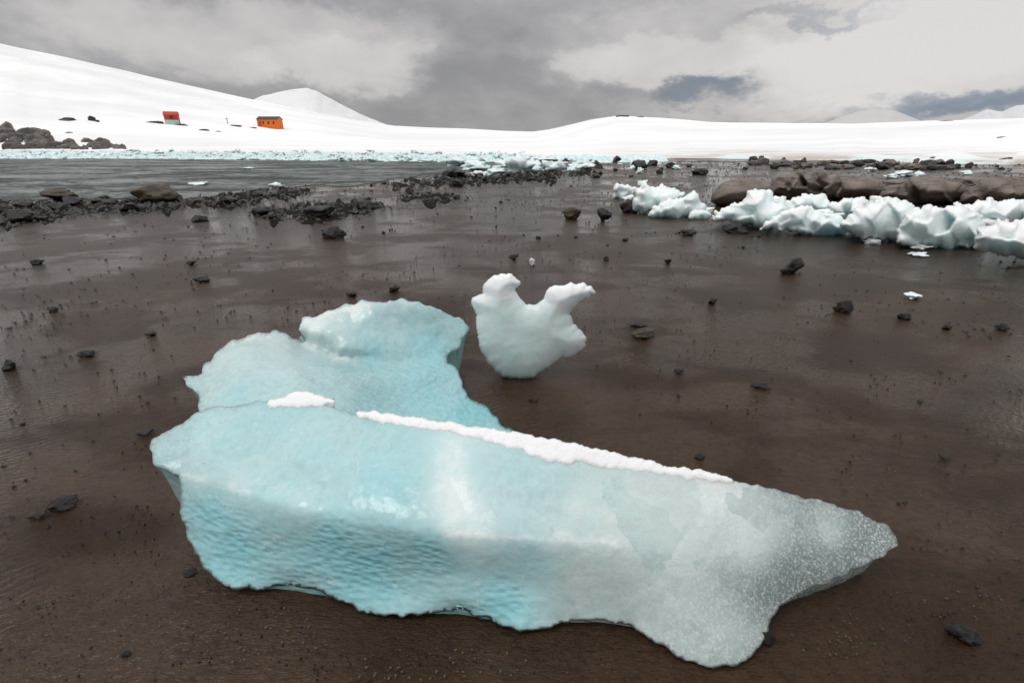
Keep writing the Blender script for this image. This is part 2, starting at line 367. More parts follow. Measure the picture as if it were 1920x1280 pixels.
STONE=[chunk_mesh('stone',i,8,.12,3,smooth=False) for i in range(12)]
for s_ in STONE: s_.materials.append(BAS)
LSTONE=[chunk_mesh('stone',40+i,9,.2,4) for i in range(8)]
ICEC=[chunk_mesh('ice',80+i,6,.3,3,.8,look=(.65,.45,0)) for i in range(8)]
for s_ in ICEC: s_.materials.append(ICEF)
ICEN=[chunk_mesh('ice',120+i,8,.2,4,.7,look=(.3,.6,0)) for i in range(6)]
for s_ in ICEN: s_.materials.append(ICE3)
def put(name,me,px,py,w,h,label,cat,group=None,m=None,dy=1.0,rz=None,z=0,at=None,up=1):
    p=at if at is not None else at_z(px,py,z); dep=(p.y*math.cos(TH)-(p.z-H)*math.sin(TH))
    sc=dep/F
    o=link(name,me,None)
    if m and (not me.materials or me.materials[0]!=m):
        if not me.materials: me.materials.append(m)
        else:
            o.material_slots[0].link='OBJECT'; o.material_slots[0].material=m
    sx=w*sc; o.scale=(sx,sx*.8*dy,h*sc*up); o.location=p+Vector((0,sx*.35*dy,0)); o.rotation_euler=(0,0,rz if rz is not None else random.uniform(-.35,.35)+random.choice((0,math.pi)))
    tag(o,label,cat,group); return o
# ---------------------------------------------------------------- ground
vs=[];fs=[]
xs=[-3000,-600,-150,-60,-30,-16]+list(np.arange(-10,10.01,.25))+[16,30,60,150,600,3000]
ys=[-40,-8]+list(np.arange(-2,14.01,.25))+[17,21,27,35,50,80,150,400,1200,5000]
for y in ys:
    for x in xs:
        k=1 if (abs(x)<10 and 0<y<14) else 0
        vs.append((x,y,k*.012*(noise.noise(Vector((x*.7,y*.7,0)))-.4)*min(1,(14-y)/3,(10-abs(x))/3)))
nx=len(xs)
for j in range(len(ys)-1):
    for i in range(nx-1): fs.append((j*nx+i,j*nx+i+1,(j+1)*nx+i+1,(j+1)*nx+i))
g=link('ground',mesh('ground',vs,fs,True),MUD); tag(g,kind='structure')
shore=[(-900,420),(-300,392),(0,378),(120,376),(220,372),(330,372),(400,369),(440,364),(500,352),(560,350),(600,346),(650,349),(700,344),(730,337),(760,337),(800,326),(850,325),(890,317),(940,316),(970,309),(1020,309),(1040,302),(1080,300)]
ring=[at_z(*p) for p in shore]; ring=[(p.x,p.y) for p in ring]
dense=[]
for a,b in zip(ring,ring[1:]):
    for k in range(10):
        u=k/10; x=a[0]+(b[0]-a[0])*u; y=a[1]+(b[1]-a[1])*u; dense.append((x,y+noise.fractal(Vector((x*.6,y*.6,0)),.6,2,4)*.07*y))
far=[at_z(x,280) for x in (1060,400,-900)]
vsr=dense+[(p.x,p.y) for p in far]
o=link('sea',mesh('sea',[(p[0],p[1],.012) for p in vsr],[tuple(range(len(vsr)))]),SEA); tag(o,kind='structure')
bandL=[(-120,384),(60,374),(200,374),(330,373),(450,360),(560,350),(590,362),(480,385),(380,390),(230,400),(100,409),(40,422),(-120,434)]
bandM=[(460,402),(560,382),(640,378),(700,375),(735,388),(640,410),(560,414),(480,412)]
bandC=[(690,350),(760,338),(820,330),(880,326),(1000,322),(1090,318),(1120,328),(1000,340),(880,350),(780,354)]
bandD=[(740,362),(800,356),(860,368),(865,378),(800,384),(745,376)]
SHG=rock_mat('dark_shingle',(.009,.0075,.006),(.024,.019,.015),.9,14,.05,(.02,.018,.007))
for bi,bd in enumerate((bandL,bandM,bandC,bandD)):
    ol=densify(bd,5,14,70+bi,.04); Q,fs=triang(ol,4.5); dd=segdist(Q,ol); vs=[]
    for (x,y),q in zip(Q,dd):
        p=at_z(x,y); dz=min(1,q/9)*(.0035*p.y*(.35+1.3*noise.fractal(Vector((p.x*5,p.y*2.5,bi)),.5,2,6))); vs.append((p.x,p.y,-.01 if q<.01 else dz))
    o=link('shingle_spit',mesh('shingle_spit',vs,[tuple(f) for f in fs],True),SHG); tag(o,kind='structure')
    bm=bmesh.new(); bm.from_mesh(o.data); bmesh.ops.recalc_face_normals(bm,faces=bm.faces)
    if sum(f.normal.z for f in bm.faces)<0: bmesh.ops.reverse_faces(bm,faces=bm.faces)
    bm.to_mesh(o.data); bm.free()
# ---------------------------------------------------------------- snow terrain
SH=[(-700,284),(0,283),(240,285),(700,287),(1000,293),(1400,298),(1700,304),(1920,310),(2600,320)]
ED=[(-700,3),(600,3),(1000,5),(1350,8),(1500,14),(1700,15),(1920,20),(2600,18)]
RG=[(-700,-70),(0,82),(120,107),(240,134),(360,162),(480,188),(600,212),(680,227),(740,236),(800,239),(860,241),(940,245),(1000,247),(1030,243),(1060,236),(1110,224),(1160,217),(1240,221),(1330,229),(1480,231),(1600,232),(1750,226),(1920,222),(2600,212)]
RD=[(-700,280),(0,270),(700,260),(1000,230),(1160,190),(1920,170),(2600,170)]
def hilly(px,r):
    y0=interp(px,SH)+1.2*noise.noise(Vector((px*.02,5,0)))+1.5*noise.noise(Vector((px*.006,9,0))); r0=at_z(px,y0).xy.length; r1=interp(px,RD); e_=interp(px,ED)*(1+.8*noise.noise(Vector((px*.011,2,0)))); y1=interp(px,RG)+.8*noise.noise(Vector((px*.012,0,0)))
    u=(r-r0)/(r1-r0)
    if u<=0: return y0+3*min(1,-u*20),r0,r1
    cl=min(1,u/.012)
    s=max(0,(u-.012)/.988)
    gg=.35*s+.65*(s*s*(3-2*s)) if s<=1 else 1
    bumps=2.6*noise.fractal(Vector((px*.007,r*.05,3)),.8,2,4)*min(1,s*6)*max(0,1-s*1.05)
    y=y0-e_*cl**.6-(y0-e_-y1)*gg+bumps
    return y,r0,r1
us=[-.02,0,.003,.006,.009,.012,.02]+list(np.linspace(.035,1,44))
cols=np.arange(-700,2601,9.)
vs=[];fs=[]
for px in cols:
    _,r0,r1=hilly(px,1)
    for u in us:
        r=r0+(r1-r0)*u; y,_,_=hilly(px,r); p=at_r(px,y,r)
        if u<0: p.z=-.3
        elif u>.002: p.z=max(p.z,min(1.05,.22+(r-r0)*.012)+.06*noise.noise(Vector((p.x*.1,p.y*.1,0))))
        vs.append(p)
    last=vs[-1].copy(); d=Vector((last.x,last.y,0)).normalized()
    for k,(dr,dz) in enumerate(((15,.3),(50,3),(120,14),(250,45))): vs.append(Vector((last.x+d.x*dr,last.y+d.y*dr,last.z-dz)))
nr=len(us)+4
for i in range(len(cols)-1):
    for j in range(nr-1): fs.append((i*nr+j,(i+1)*nr+j,(i+1)*nr+j+1,i*nr+j+1))
tag(link('snow_hills',mesh('snow_hills',vs,fs,True),SNOW),kind='structure')
def on_hill(px,py):
    _,r0,r1=hilly(px,1); lo_,hi=r0,r1
    for _ in range(40):
        mid=(lo_+hi)/2
        if hilly(px,mid)[0]>py: lo_=mid
        else: hi=mid
    return at_r(px,py,lo_)
def mountain(name,prof,r,m,amp):
    vs=[];fs=[];rows=14; xs=np.arange(prof[0][0],prof[-1][0]+.1,5)
    for x in xs:
        y1=interp(x,prof)+amp*noise.fractal(Vector((x*.03,r,0)),.8,2,4)
        for j in range(rows):
            u=j/(rows-1); rr=r*(.75+.25*u); y=262-(262-y1)*(u**.8)+(2.5*noise.noise(Vector((x*.05,u*5,r))) if j<rows-1 else 0)
            vs.append(at_r(x,y,rr))
        q=vs[-1].copy(); vs.append(Vector((q.x*1.2,q.y*1.2,q.z*.3)))
    n=rows+1
    for i in range(len(xs)-1):
        for j in range(n-1): fs.append((i*n+j,(i+1)*n+j,(i+1)*n+j+1,i*n+j+1))
    tag(link(name,mesh(name,vs,fs,True),m),kind='structure')
def peak_mat(name,c1,c2,th):
    m,t,b=mat(name); p=geo(t); n=t.noise(t.scale(p,(1,1,.6)),.02,7,.65,.5)
    t.l.new(t.mix(t.ss(n,th,th+.1),c1,c2),b.inputs['Base Color']); b.inputs['Roughness'].default_value=.9; b.inputs['Specular IOR Level'].default_value=0
    t.l.new(t.bump(n,.6,10),b.inputs['Normal']); return m
mountain('snow_peak',[(430,215),(470,190),(490,181),(515,174),(545,168),(575,165),(595,171),(610,180),(640,196),(670,211),(700,224),(730,236),(760,246)],900,peak_mat('peak_snow',(.80,.80,.81),(.5,.51,.55),.6),1.6)
mountain('cloudy_peak',[(1500,245),(1560,226),(1600,212),(1640,204),(1670,206),(1700,216),(1740,232),(1780,245)],1500,peak_mat('misty_snow',(.56,.55,.55),(.52,.52,.53),.6),2)
mountain('distant_peak',[(1780,235),(1820,218),(1850,206),(1880,209),(1905,198),(1960,190),(2050,205),(2150,235)],1500,peak_mat('distant_snow',(.66,.67,.69),(.5,.52,.55),.6),2)
# ---------------------------------------------------------------- main ice
C_front=lines([(440,760,.40),(500,755,.42),(600,757,.43),(668,778,.43),(760,790,.43),(900,808,.42),(1080,840,.39),(1280,882,.34),(1375,902,.31),(1500,930,.26),(1620,965,.19),(1683,1015,.12)],
 [(288,872,.32),(335,888,.295),(420,912,.29),(500,937,.29),(600,962,.285),(740,992,.28),(860,1003,.27),(1000,1010,.26),(1150,1022,.235),(1300,1035,.205),(1450,1040,.17),(1600,1032,.135)],
 [(282,858,.33),(285,825,.345),(320,805,.37),(385,765,.39)],
 [(336,930,.24),(340,970,.18),(355,1010,.12),(380,1060,.06),(430,1105,.02),(550,1097,.02),(650,1130,.015),(740,1155,.015),(860,1143,.02),(975,1182,.015),(1060,1165,.02),(1180,1172,.02),(1250,1215,.015),(1320,1248,.015),(1400,1240,.015),(1440,1190,.025),(1470,1135,.05),(1560,1085,.08),(1660,1040,.11)],
 [(560,860,.355),(700,880,.365),(850,895,.36)],[(840,850,.39),(850,930,.33),(890,990,.28)],[(420,1000,.165),(600,1040,.15),(800,1070,.14),(1000,1090,.13)],[(1120,880,.35),(1060,950,.30),(1010,1000,.265)],[(430,1050,.085),(650,1095,.065),(900,1130,.065)],
 [(400,830,.355),(470,870,.325),(600,915,.31)],[(590,960,.288),(600,900,.33),(650,850,.37)])
out_front=[(282,858),(285,825),(320,805),(350,785),(385,765),(440,759),(500,754),(600,756),(668,776),(760,789),(900,807),(1080,839),(1280,881),(1375,901),(1420,908),(1500,930),(1560,945),(1620,965),(1660,985),(1678,1000),(1683,1020),(1660,1040),(1620,1060),(1560,1085),(1510,1105),(1470,1135),(1445,1165),(1440,1190),(1420,1215),(1400,1240),(1370,1250),(1320,1248),(1280,1235),(1250,1215),(1210,1195),(1180,1172),(1120,1163),(1060,1165),(1020,1180),(975,1182),(940,1172),(900,1155),(860,1143),(800,1150),(740,1155),(690,1148),(650,1130),(600,1110),(550,1097),(500,1102),(440,1105),(410,1090),(380,1060),(355,1010),(340,970),(337,930),(335,890),(310,878),(288,872)]
look_front=[(400,820,.5,.05,.1),(600,850,.6,0,.05),(450,905,.35,.3,.1),(560,935,.35,.2,.05),(380,890,.3,.25,.15),(320,850,.4,.15,.25),(450,1020,1,0,0),(400,960,.95,0,.0),(360,980,.8,0,.1),(700,1060,1,0,0),(950,1130,1,0,.0),(620,1010,.95,0,0),(800,1040,.95,0,0),(750,900,.65,0,.05),(700,960,.6,0,.05),(650,820,.45,.05,.1),(760,850,.5,.0,.05),(850,860,.3,.5,0),(850,920,.15,.7,0),(860,960,.15,.65,0),(880,990,.2,.5,0),(905,880,.4,.25,.05),(950,880,.45,.05,.1),(1000,920,.45,.0,.1),(1020,970,.35,.05,.1),(1080,950,.1,.35,.2),(1050,1000,.1,.35,.2),(1000,1060,.6,.0,.0),(1090,1090,.05,.15,.15),(1200,960,.0,.45,.2),(1200,1100,.0,.2,.25),(1350,1180,0,.2,.4),(1400,1000,0,.4,.3),(1550,1000,0,.3,.5),(1660,1010,0,.05,1),(1620,1050,0,.05,1),(1350,930,0,.5,.25),(1250,1000,.0,.45,.2),(1450,1130,0,.1,.75),(1400,1200,0,.2,.5),(1520,1080,0,.05,.9)]
ed_front=[[(735,978),(745,990),(790,994),(830,1001),(870,1003),(910,1000),(930,1010),(985,1006),(1040,1004),(1090,1016),(1110,1010),(1160,1020)],[(340,889),(420,910),(492,928)]]
root=empty('ice_block',at_z(900,1000)); tag(root,'large turquoise block of stranded ice with a snow crusted ridge in the foreground','ice block')
def ice_part(name,parent,m=ICE,**kw):
    me,f=relief(name,**kw); recenter(me,parent.location); o=link(name,me,m,parent); return o,f
fo,ff=ice_part('front_slab',root,outline=out_front,step=5.5,jag=6,ctrl=C_front,look=look_front,amp=.0045,fr=7,seed=2,rimclear=.2,frq=.04,ridged=.3,edges=ed_front)
fo['label']='long front slab fading from turquoise to clear grey'
C_rear=lines([(345,705,.30),(385,680,.33),(415,655,.35),(450,635,.36),(500,622,.365),(545,627,.345)],[(865,710,.10),(890,750,.06),(950,800,.02)],
 [(345,706,.30),(370,740,.27),(375,775,.28),(400,830,.25)],[(440,700,.345),(560,705,.295),(640,740,.225)],[(700,730,.175),(800,740,.11),(880,780,.06)],[(1000,835,0),(900,860,.05),(600,850,.2)],[(470,660,.355),(545,672,.305)],
 [(561,618,.37),(565,600,.385),(600,588,.41),(640,573,.44),(700,566,.455),(750,561,.46),(800,573,.42),(860,595,.33),(882,615,.28)],[(865,645,.2),(850,660,.17),(838,674,.15)],
 [(565,640,.29),(620,663,.235),(700,680,.19),(770,682,.165),(835,677,.15)],[(600,625,.345),(700,622,.325),(800,630,.26)],[(640,655,.275),(720,655,.245),(800,658,.20)],[(600,605,.378),(700,590,.40),(800,600,.345)],[(600,690,.262),(700,702,.20),(800,700,.155)])
out_rear=[(342,706),(375,697),(385,680),(398,668),(415,655),(430,640),(450,633),(500,622),(530,623),(556,634),(565,626),(560,608),(567,598),(600,589),(640,573),(700,566),(750,560),(790,570),(830,583),(860,595),(882,615),(868,635),(864,648),(850,658),(838,674),(852,690),(865,710),(878,735),(890,750),(920,770),(950,800),(1000,835),(900,860),(600,850),(400,830),(378,790),(372,765),(370,740),(352,718)]
ice_part('rear_sheet',root,outline=out_rear,step=5,jag=6,ctrl=C_rear,look=[(380,710,.25,.2,.2),(420,665,.2,.35,.2),(500,635,.1,.4,.25),(480,670,.25,.2,.15),(540,660,.25,.3,.2),(450,740,.55,.05,.1),(520,710,.4,.2,.1),(600,720,.6,.05,.2),(700,740,.75,0,.35),(800,720,.9,0,.2),(880,770,1,0,.15),(650,700,.6,.05,.3),(590,605,.05,.6,.1),(670,580,.1,.55,.1),(620,630,.15,.4,.15),(740,572,.3,.2,.15),(700,605,.45,.05,.1),(620,655,.35,.15,.3),(700,660,.75,0,.2),(800,655,.8,0,.1),(780,600,.45,.0,.1),(860,615,.5,.05,.15)],amp=.009,fr=8,seed=5,rimclear=.2,frq=.045,edges=[[(567,600),(640,578),(700,570),(770,570)],[(566,645),(620,668),(700,684),(780,686)],[(420,655),(500,630),(550,640)]])
crust=[(668,770),(700,771),(760,780),(830,789),(900,800),(980,812),(1080,832),(1180,855),(1280,875),(1368,893),(1374,906),(1300,897),(1200,883),(1130,876),(1090,864),(1060,870),(1000,856),(940,834),(860,813),(760,799),(700,790),(672,782)]
so,_=ice_part('snow_crust',root,CR,outline=crust,step=3.6,jag=5,field=ff,lift=.006,w=12,amp=.0015,fr=30,seed=3,drop=.03,frq=.05)
so['label']='white crust of snow along the ridge'
c2=[(498,757),(520,743),(560,733),(600,739),(628,750),(610,758),(560,765),(520,762)]
so,_=ice_part('snow_patch',root,CR,outline=c2,step=3.6,jag=6,field=ff,lift=.009,w=20,amp=.0015,fr=30,seed=4,drop=.03,frq=.06)
# ---------------------------------------------------------------- upright ice
out_up=[(884,558),(894,556),(904,549),(906,535),(913,527),(930,516),(953,513),(968,518),(975,531),(966,543),(973,556),(985,570),(1003,571),(1018,560),(1026,543),(1040,535),(1060,532),(1095,531),(1110,538),(1116,551),(1105,559),(1085,570),(1068,588),(1076,606),(1090,620),(1099,635),(1097,650),(1080,665),(1050,675),(1020,695),(1000,707),(975,711),(950,708),(930,697),(912,678),(901,655),(894,620),(891,585),(884,570)]
b=at_z(975,708); r2=empty('ice_piece',b); tag(r2,'small milky white ice piece with two horns standing upright on the mud','ice piece')
ice_part('ice_body',r2,ICE2,outline=out_up,step=3.4,jag=4,ybase=b.y,bulge=.08,thick=.12,w=55,look=[(940,530,0,.9,.3),(1070,545,0,.85,.3),(905,560,0,.5,.2),(950,600,.25,.1,.1),(960,680,.5,.0,.05),(1060,630,.15,.25,.2),(1090,645,0,.5,.4),(1000,640,.3,.05,.05),(1000,700,.4,.05,.1)],amp=.004,fr=6,seed=11,rimclear=.25,frq=.08)
# ---------------------------------------------------------------- row of ice on the right
rows=[('small pale ice lump at the left end of the ice row',[(1150,370),(1152,350),(1170,345),(1190,350),(1195,362),(1180,374),(1160,375)]),
('pointed pale blue ice lump second from the left end of the ice row',[(1185,375),(1200,350),(1212,340),(1222,350),(1240,346),(1262,352),(1285,365),(1262,380),(1250,388),(1225,395),(1200,402),(1186,392)]),
('broad low ice lump in front of the brown boulder',[(1215,405),(1222,388),(1250,374),(1275,372),(1300,358),(1310,372),(1325,390),(1300,405),(1260,410)]),
('tiny rounded ice lump beside the broad low lump',[(1290,408),(1300,396),(1325,392),(1333,405),(1320,413),(1300,413)]),
('jagged tall ice lump directly right of the brown boulder',[(1340,412),(1342,395),(1375,383),(1392,378),(1400,360),(1415,352),(1425,357),(1445,360),(1452,378),(1470,370),(1482,392),(1470,410),(1450,424),(1420,430),(1390,420),(1360,413)]),
('low white ice lump with a long flat toe at the front of the row',[(1420,432),(1450,405),(1475,392),(1510,385),(1540,395),(1580,405),(1590,425),(1605,438),(1560,443),(1520,443),(1490,435),(1450,430)]),
('white ice lump tucked behind the one with the flat toe',[(1455,395),(1475,372),(1500,370),(1520,362),(1545,366),(1560,380),(1565,404),(1502,406)]),
('small rounded ice lump behind the middle of the row',[(1545,406),(1556,382),(1575,376),(1600,368),(1628,376),(1645,395),(1610,416),(1570,416)]),
('wide smooth ice block in the middle right of the row',[(1575,425),(1598,395),(1640,382),(1665,372),(1700,376),(1725,392),(1735,420),(1715,455),(1650,452),(1610,447)]),
('large blocky ice mass second from the right edge of the row',[(1680,455),(1695,402),(1715,396),(1740,383),(1770,390),(1800,384),(1835,400),(1855,430),(1848,462),(1780,467),(1720,464)]),
('pale ice mass cut off by the right edge of the photo',[(1825,465),(1835,430),(1855,424),(1870,412),(1900,416),(1925,408),(1990,410),(2010,500),(1925,487),(1880,479)]),
('rear ice ridge touching the brown boulders at the far right',[(1770,406),(1795,380),(1820,384),(1850,370),(1875,378),(1900,372),(1960,385),(1970,432),(1880,434),(1820,420)])]
for i,(lab,o_) in enumerate(rows):
    yb=max(p[1] for p in o_); xb=sum(p[0] for p in o_)/len(o_); hh=yb-min(p[1] for p in o_)
    b=at_z(xb,yb-3); sc=b.y/F
    me,_=relief('ice_lump',o_,step=2.8,jag=6,ybase=b.y,bulge=hh*sc*.5,thick=hh*sc*.9,w=hh*.45,look=[(xb-20,yb-hh*.9,.0,.7,0),(xb+20,yb-hh*.6,.1,.5,0),(xb-15,yb-hh*.3,.35,.2,0),(xb+25,yb-5,.4,.2,0)],amp=hh*sc*.04,fr=1.6/(hh*sc),seed=20+i,cells=max(12,hh*.4),frq=.08,tilt=.28,soft=.035)
    recenter(me,b); o=link('ice_lump',me,ICE3); o.location=b; tag(o,lab,'ice',group='row of stranded ice lumps on the right')
for i,(x,y,w,h) in enumerate([(1270,392,40,22),(1325,402,30,14),(1480,425,50,22),(1555,420,60,26),(1620,432,50,28),(1700,440,60,34),(1760,440,50,36),(1850,460,56,34),(1230,398,34,16),(1385,412,40,20),(1425,425,34,14),(1590,410,50,22),(1665,405,60,26),(1905,470,70,34),(1180,378,24,12),(1735,470,36,10),(1640,458,30,9),(1350,414,30,9),(1810,425,60,34),(1880,440,60,30),(1530,402,50,24),(1455,395,40,26),(1650,400,50,30),(1500,440,50,14),(1610,446,50,16)]):
    put('ice_fragment',ICEN[i%6],x,y,w,h,'jagged ice fragment wedged into the ice row on the right','ice','ice fragments filling the ice row',None,dy=.8)
bl=[('rounded dark brown boulder at the left end of the boulder line',[(1332,378),(1337,360),(1355,343),(1385,334),(1425,335),(1445,345),(1452,362),(1430,378),(1390,386),(1350,386)],0,.1),
('cracked brown boulder rising highest behind the ice row',[(1435,355),(1450,334),(1478,326),(1500,320),(1540,319),(1555,327),(1572,328),(1585,350),(1570,372),(1500,376),(1445,370)],18,.3),
('brown boulder right of the cracked one',[(1560,360),(1575,334),(1600,336),(1620,330),(1650,340),(1668,358),(1640,374),(1580,375)],26,.25),
('long flat brown boulder behind the middle of the ice row',[(1648,372),(1660,352),(1690,345),(1710,333),(1760,331),(1775,338),(1800,342),(1825,362),(1790,382),(1700,384)],28,.25),
('brown boulder slab at the right edge of the photo',[(1800,380),(1812,352),(1830,348),(1850,333),(1900,330),(1975,326),(2000,388),(1900,392),(1830,388)],30,.25)]
for i,(lab,o_,ce,tl) in enumerate(bl):
    yb=max(p[1] for p in o_); xb=sum(p[0] for p in o_)/len(o_); hh=yb-min(p[1] for p in o_)
    b=at_z(xb,yb-2); sc=b.y/F
    me,_=relief('boulder',o_,step=2.6,jag=3 if ce else 1,ybase=b.y,bulge=hh*sc*.9,thick=hh*sc*1.2,w=hh*.7,amp=hh*sc*.03,fr=1.5/(hh*sc),seed=50+i,cells=ce,tilt=tl,soft=.05)
    recenter(me,b); o=link('boulder',me,BRN); o.location=b; tag(o,lab,'boulder',group='brown boulders behind the ice row')
for i,(x,y,w,h) in enumerate([(1600,345,50,18),(1700,345,60,15),(1745,338,40,12),(1860,345,70,18),(1480,340,40,16),(1530,352,45,20),(1790,350,40,14),(1650,352,40,14),(1900,362,60,18),(1840,370,50,14)]):
    put('small_boulder',STONE[i%12],x,y+8,w,h,'smaller brown rock wedged among the boulders on the right','rock','small rocks among the right boulders',BRN)
# ---------------------------------------------------------------- named stones
N=[(98,380,60,24,'dark weedy rock at the left water edge beside the brown boulder',KELP),(280,382,78,32,'large olive brown boulder on the left shoreline',KELP),
(487,405,46,15,'flat black rock near the left shoreline',BAS),(592,411,54,22,'dark jagged rock in the middle left rock strip',BAS),(620,448,52,22,'black rock just below the middle left rock strip',BAS),
(680,394,38,16,'black rock at the right end of the middle left strip',BAS),(367,417,32,12,'single black rock alone left of the middle strip',BAS),
(1073,411,34,20,'olive yellow rock beside a rounded black stone',KELP),(1134,415,30,22,'rounded black stone right of the olive rock',BAS),(848,334,46,16,'black boulder at the waterline in the centre distance',BAS),
(1492,514,38,28,'black angular rock on the mud below the ice row',BAS),(1476,515,22,12,'small stone leaning on the black angular rock',BAS),(1588,588,34,24,'lone black blocky rock on the right mud',BAS),(1700,600,24,11,'small flat dark stone near the right edge beyond the lone rock',BAS),
(1887,620,24,12,'dark stone close to the right edge',BAS),(1338,570,17,10,'small black stone in the right middle of the mud',BAS),(1208,636,50,12,'flat brown weedy stone right of the upright ice',KELP),
(1197,613,34,5,'thin flat slab behind the weedy stone',BAS),(106,958,50,13,'long wedge shaped black stone in the left foreground',BAS),(64,974,30,9,'olive green stone touching the black wedge on the left',KELP),
(8,694,28,16,'black stone cut by the left edge',BAS),(155,670,34,9,'flat dark stone on the left mud',BAS),(95,584,20,8,'little black stone high on the left mud',BAS),(62,496,22,8,'tiny dark stone far left below the shoreline',BAS),(355,497,20,7,'tiny black stone on the left middle mud',BAS),(373,529,30,8,'flat black stone below the tiny one on the left middle mud',BAS),
(278,630,20,5,'small low stone left of the ice lobe',BAS),(262,818,32,6,'flat stone beside the left tip of the ice block',BAS),(1440,1212,36,26,'dark angular stone against the clear tail of the ice block',BAS),(1820,1208,56,18,'dark half buried stone in the right foreground corner',BAS),
(1432,730,38,8,'flat dark stone on the bare right mud',BAS),(1780,618,18,8,'small stone left of the right edge stone',BAS),(963,487,20,9,'small black stone behind the upright ice',BAS),(738,547,22,9,'black stone above the ice lobe',BAS),(656,556,22,7,'flat stone up left of the ice lobe',BAS),(1253,494,14,8,'tiny dark stone in the centre right',BAS),(1137,489,11,8,'tiniest dark stone right of centre',BAS),(1000,755,20,8,'small brown stone below the upright ice',KELP),(1275,700,20,6,'little stone right of the upright ice shadow',BAS),(1315,862,22,7,'little stone behind the snow crusted ridge',BAS),(1778,864,22,7,'small wet stone in the lower right mud',BAS),(1180,400,40,24,'black rock at the left foot of the ice row',BAS),(1385,438,50,16,'wet black rock in front of the jagged ice lump',BAS),(1295,442,34,10,'flat black rock left of the wet one before the ice row',BAS),(350,1082,30,4,'thin dark sliver of stone below the left of the ice block',BAS),(232,1232,18,6,'small dark stone in the lower left corner mud',BAS)]
for i,(x,y,w,h,lab,m) in enumerate(N):
    put('rock' if w>40 else 'stone',LSTONE[i%8],x,y,w,h*1.05,lab,'rock' if w>40 else 'stone',None,m)
# ---------------------------------------------------------------- scattered stones
icepoly=[(p[0],p[1]) for p in out_front]
seap=shore+[(1060,280),(-900,280)]
def blocked(x,y):
    q=np.array([[x,y]])
    for pl_ in (icepoly,out_rear,out_up):
        if inside(q,pl_)[0] or segdist(q,pl_)[0]<14: return True
    if inside(q,seap)[0]: return True
    if x>1330 and y<470 and y>320 and (x-1330)*.16+395>y: return True
    return False
def scatter(n,x0,x1,y0,y1,s0,s1,lab,group,flat=.5,poly=None,m=None,nm='stone'):
    k=0; tr=0
    while k<n and tr<n*30:
        tr+=1; x=random.uniform(x0,x1); y=random.uniform(y0,y1)
        if poly and not inside(np.array([[x,y]]),poly)[0]: continue
        if blocked(x,y): continue
        s=s0*(s1/s0)**(random.random()**1.5); p=at_z(x,y); dep=p.y*math.cos(TH)+H*math.sin(TH); w=s*F/dep
        put(nm,random.choice(STONE),x,y,w,w*random.uniform(.6,1.1)*flat,lab,nm,group,m,dy=random.uniform(.6,1.1),rz=random.uniform(0,6)); k+=1
scatter(76,-60,580,350,432,.12,.42,'dark wet shingle stone in the band along the left water edge','stones in the left shoreline band',.5,bandL)
scatter(34,460,735,370,415,.09,.28,'dark stone in the loose strips left of centre','stones in the middle left strips',.5,bandM)
scatter(30,690,1110,318,352,.16,.55,'dark stone in the strips reaching into the mud from the water','stones in the central strips',.5,bandC)
scatter(10,740,865,356,384,.1,.3,'dark stone in the short strip below the central spit','stones in the short central strip',.5,bandD)
scatter(60,850,1900,303,335,.2,.8,'distant dark rock on the mudflat below the snow','far rocks on the mudflat',.55,nm='rock')
scatter(50,620,1500,335,470,.035,.14,'small dark stone on the mudflat between shore and ice row','small stones on the middle mudflat',.5)
scatter(38,20,1900,470,800,.012,.038,'little dark stone on the near mud','little stones on the near mud',.4)
for i in range(60):
    x=random.uniform(1410,1800); put('rock',random.choice(STONE),x,309+random.uniform(-6,9)+(x-1400)*.008,random.uniform(8,34),random.uniform(4,12),'dark rock in the distant reef under the snow edge','rock','distant reef rocks on the right',random.choice((BAS,BRN)))
vs=[];fs=[];oct_=[(1,0,0),(.3,.9,0),(-.8,.6,0),(-.8,-.6,0),(.3,-.95,0),(.1,.05,1)]
allband=[bandL,bandM,bandC,bandD]
for i in range(21000):
    m_=random.random()
    if m_<.36: x=random.uniform(-100,1110); y=random.uniform(316,434)
    elif m_<.5: x=random.uniform(500,1950); y=303+random.random()**1.5*90
    elif m_<.78: x=random.uniform(0,1920); y=random.uniform(370,640)
    else: x=random.uniform(0,1920); y=random.uniform(560,1275)
    if m_<.36 and not any(inside(np.array([[x,y+random.uniform(-9,9)]]),b_)[0] for b_ in allband): continue
    if .5<=m_ and noise.noise(Vector((x*.006,y*.02,0)))<.02+random.uniform(-.35,.35): continue
    if inside(np.array([[x,y]]),seap)[0]: continue
    p=at_z(x,y); d=p.length
    if m_<.36: s=.0026*d*random.uniform(.4,1.8)
    elif m_<.5: s=.0016*d*random.uniform(.5,1.6)
    else: s=(.0010+.0010*d)*(.35+2.2*random.random()**4)
    a=random.uniform(0,3); k=len(vs); st=random.uniform(.6,1.2); zb=.001*p.y if m_<.36 else -.004
    for q in oct_:
        xx=q[0]*math.cos(a)-q[1]*math.sin(a)*st; yy=q[0]*math.sin(a)+q[1]*math.cos(a)*st
        vs.append((p.x+xx*s*random.uniform(.7,1.3),p.y+yy*s*random.uniform(.7,1.3),zb+q[2]*(s*.8+.004)))
    fs+=[(k+j,k+(j+1)%5,k+5) for j in range(5)]
tag(link('pebbles',mesh('pebbles',vs,fs),BAS),'fine dark grit and pebbles strewn over the mud','pebbles',kind='stuff')
WEED=plain('weed',(.06,.06,.014),.4)
vs=[];fs=[]
